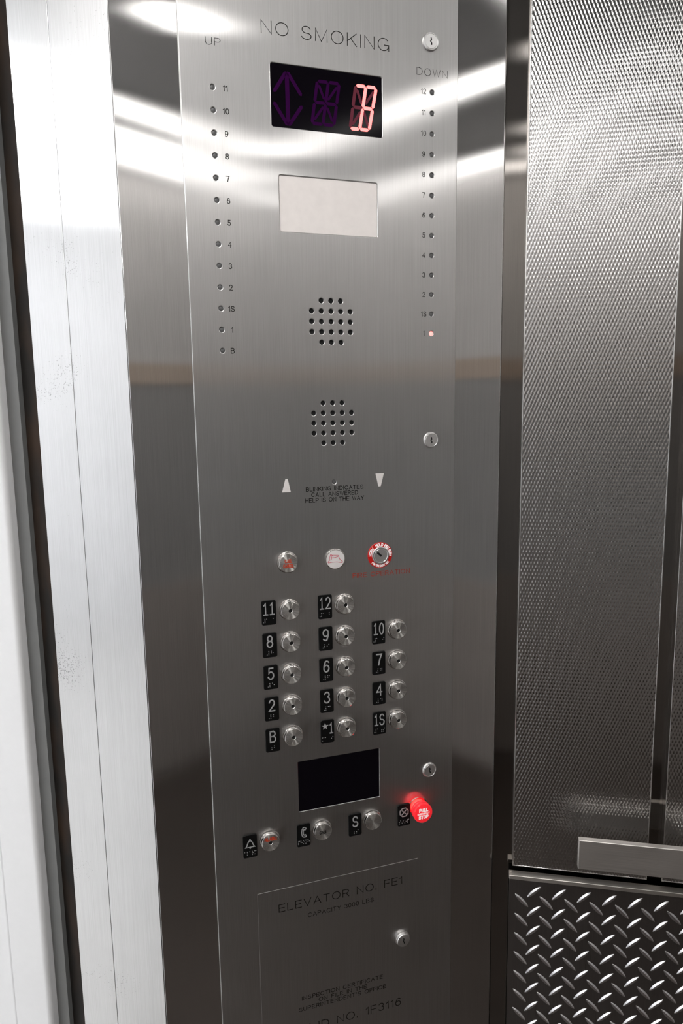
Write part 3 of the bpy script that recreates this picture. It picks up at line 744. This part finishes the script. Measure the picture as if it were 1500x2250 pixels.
# bottom row
for t, pu_, bu in (('alarm', -133.6, -105.0), ('phone', -58.1, -29.6), ('S', 17.8, 45.9)):
    x, zz = raised(bu, 897.7, HB)
    nm = {'alarm': 'turned steel ALARM button', 'phone': 'turned steel CALL button', 'S': 'plain turned steel button beside the S plate'}[t]
    o = obj('service_button', cap_hole if t == 'alarm' else cap_plain, CP, loc=(x, 0, zz), label=nm)
    mb = MB()
    if t == 'alarm': text_mb(mb, 'ALARM', -0.0088, 0.0084, 0.0030, 0.0056, 0.0011, d=0.0081); obj('lettering', mb.mesh('lettering', M_orange), o)
    if t == 'phone': text_mb(mb, 'CALL', -0.0058, 0.0056, -0.0026, 0.0050, 0.0010, d=0.0081); obj('lettering', mb.mesh('lettering', M_ink), o)
    p = plate(pu_, 898.9, {'alarm': 'black tactile plate with a bell', 'phone': 'black tactile plate with a telephone handset', 'S': 'black tactile plate marked S'}[t])
    if t == 'S': numeral(p, 'S'); braille(';s', p, -0.0105)
    else:
        mb = MB()
        if t == 'alarm':
            bell = [(-6.3, -2.2), (-4.6, -0.2), (-3.0, 4.6), (-1.4, 6.6), (0, 7.4), (1.4, 6.6), (3.0, 4.6), (4.6, -0.2), (6.3, -2.2), (-6.3, -2.2)]
            ribbon(mb, [(a * mm, (c + 1.2) * mm) for a, c in bell], 0.0012, 0.0014, 0.0022); mb.prism(circ(0, -0.0020, 0.0012, 8), 0.0014, 0.0022); mb.prism(circ(0, 0.0095, 0.0012, 8), 0.0014, 0.0022)
            braille('alarm', p, -0.0100)
        else:
            ph = [(1.2, 7.4), (-0.8, 7.0), (-2.4, 4.4), (-3.0, 0.0), (-2.6, -5.0), (-1.2, -7.6), (1.6, -8.4), (3.4, -7.6), (2.6, -4.8), (0.2, -5.0), (-0.6, -3.0), (-0.6, 1.6), (0.2, 3.8), (2.2, 3.2), (3.4, 5.4), (1.2, 7.4)]
            ribbon(mb, [(a * mm, (c * 0.92 + 5.2) * mm) for a, c in ph], 0.0011, 0.0014, 0.0022); braille('phone', p, -0.0100)
        obj('symbol', mb.mesh('symbol', M_silver), p)
p = plate(93.1, 898.5, 'black tactile plate with a crossed octagon')
mb = MB(); octo = [(0.0068 * math.cos(math.radians(22.5 + 45 * k)), 0.0046 + 0.0068 * math.sin(math.radians(22.5 + 45 * k))) for k in range(9)]
ribbon(mb, octo, 0.0012, 0.0014, 0.0022)
for s in (-1, 1): ribbon(mb, [(-0.0032, 0.0046 - s * .0032), (0.0032, 0.0046 + s * .0032)], 0.0012, 0.0014, 0.0022)
obj('symbol', mb.mesh('symbol', M_silver), p); braille('stop', p, -0.0100)
HS = 19.0
x, zz = raised(124.3, 894.4, HS)
mb = MB(); mb.lathe([(0.0150, 0.0), (0.0150, 0.0009), (0.0118, 0.0010)], 40); o = obj('emergency_stop_knob', mb.mesh('emergency_stop_knob', M_side, smooth=True), CP, loc=(x, 0, zz), label='red lit mushroom knob printed PULL EMERGENCY STOP')
mb = MB(); mb.lathe([(0.0108, 0.0008), (0.0108, 0.0065)], 40, 0, close=False); obj('knob_neck', mb.mesh('knob_neck', M_knobneck, smooth=True), o)
mb = MB(); mb.lathe([(0.0108, 0.0060), (0.0138, 0.0066), (0.0142, 0.0085), (0.0134, 0.0103), (0.0134, 0.0120), (0.0144, 0.0135), (0.0146, 0.0165), (0.0140, 0.0182), (0.0126, 0.0190)], 48); obj('knob_cap', mb.mesh('knob_cap', M_knob, smooth=True), o)
mb = MB(); text_mb(mb, 'PULL', -0.0072, 0.0072, 0.0026, 0.0058, 0.0014, d=0.0192); text_mb(mb, 'EMERGENCY', -0.0096, 0.0096, -0.0013, 0.0029, 0.0007, d=0.0192); text_mb(mb, 'STOP', -0.0078, 0.0078, -0.0080, 0.0058, 0.0014, d=0.0192)
obj('lettering', mb.mesh('lettering', M_print), o)

# certificate cover with its lettering and lock
cv = sheet_with_holes('certificate_cover', rrect(*COV, 0.0006), [], 0.0003, 0.0001, M_panel)
cover = obj('certificate_cover', cv, CP, loc=(0, -0.0003, 0), label='flush cover plate engraved ELEVATOR NO. FE1')
lettering('ELEVATOR NO. FE1', -97.0, 89.6, 790.0, 12.2, 1.15, parent=cover)
lettering('CAPACITY 3000 LBS.', -55.2, 47.0, 772.0, 6.9, 0.85, parent=cover)
lettering('INSPECTION CERTIFICATE', -67.0, 57.8, 642.0, 6.6, 0.9, parent=cover)
lettering('ON FILE IN THE', -42.0, 32.6, 633.2, 6.6, 0.9, parent=cover)
lettering('SUPERINTENDENT\'S OFFICE', -72.0, 63.0, 624.6, 6.6, 0.9, parent=cover)
lettering('CITY ID NO. 1F3116', -101.0, 87.0, 588.2, 13.2, 1.2, parent=cover)
lk = MB(); lk.lathe([(0.0116, 0.0), (0.0116, 0.0010), (0.0100, 0.0014), (0.0100, 0.0058), (0.0094, 0.0066), (0.0086, 0.0066), (0.0082, 0.0068)], 32)
cam_lock(92.2, 694.6, 6.8, lk.mesh('lock_cylinder', M_lock, smooth=True), 0.0041)
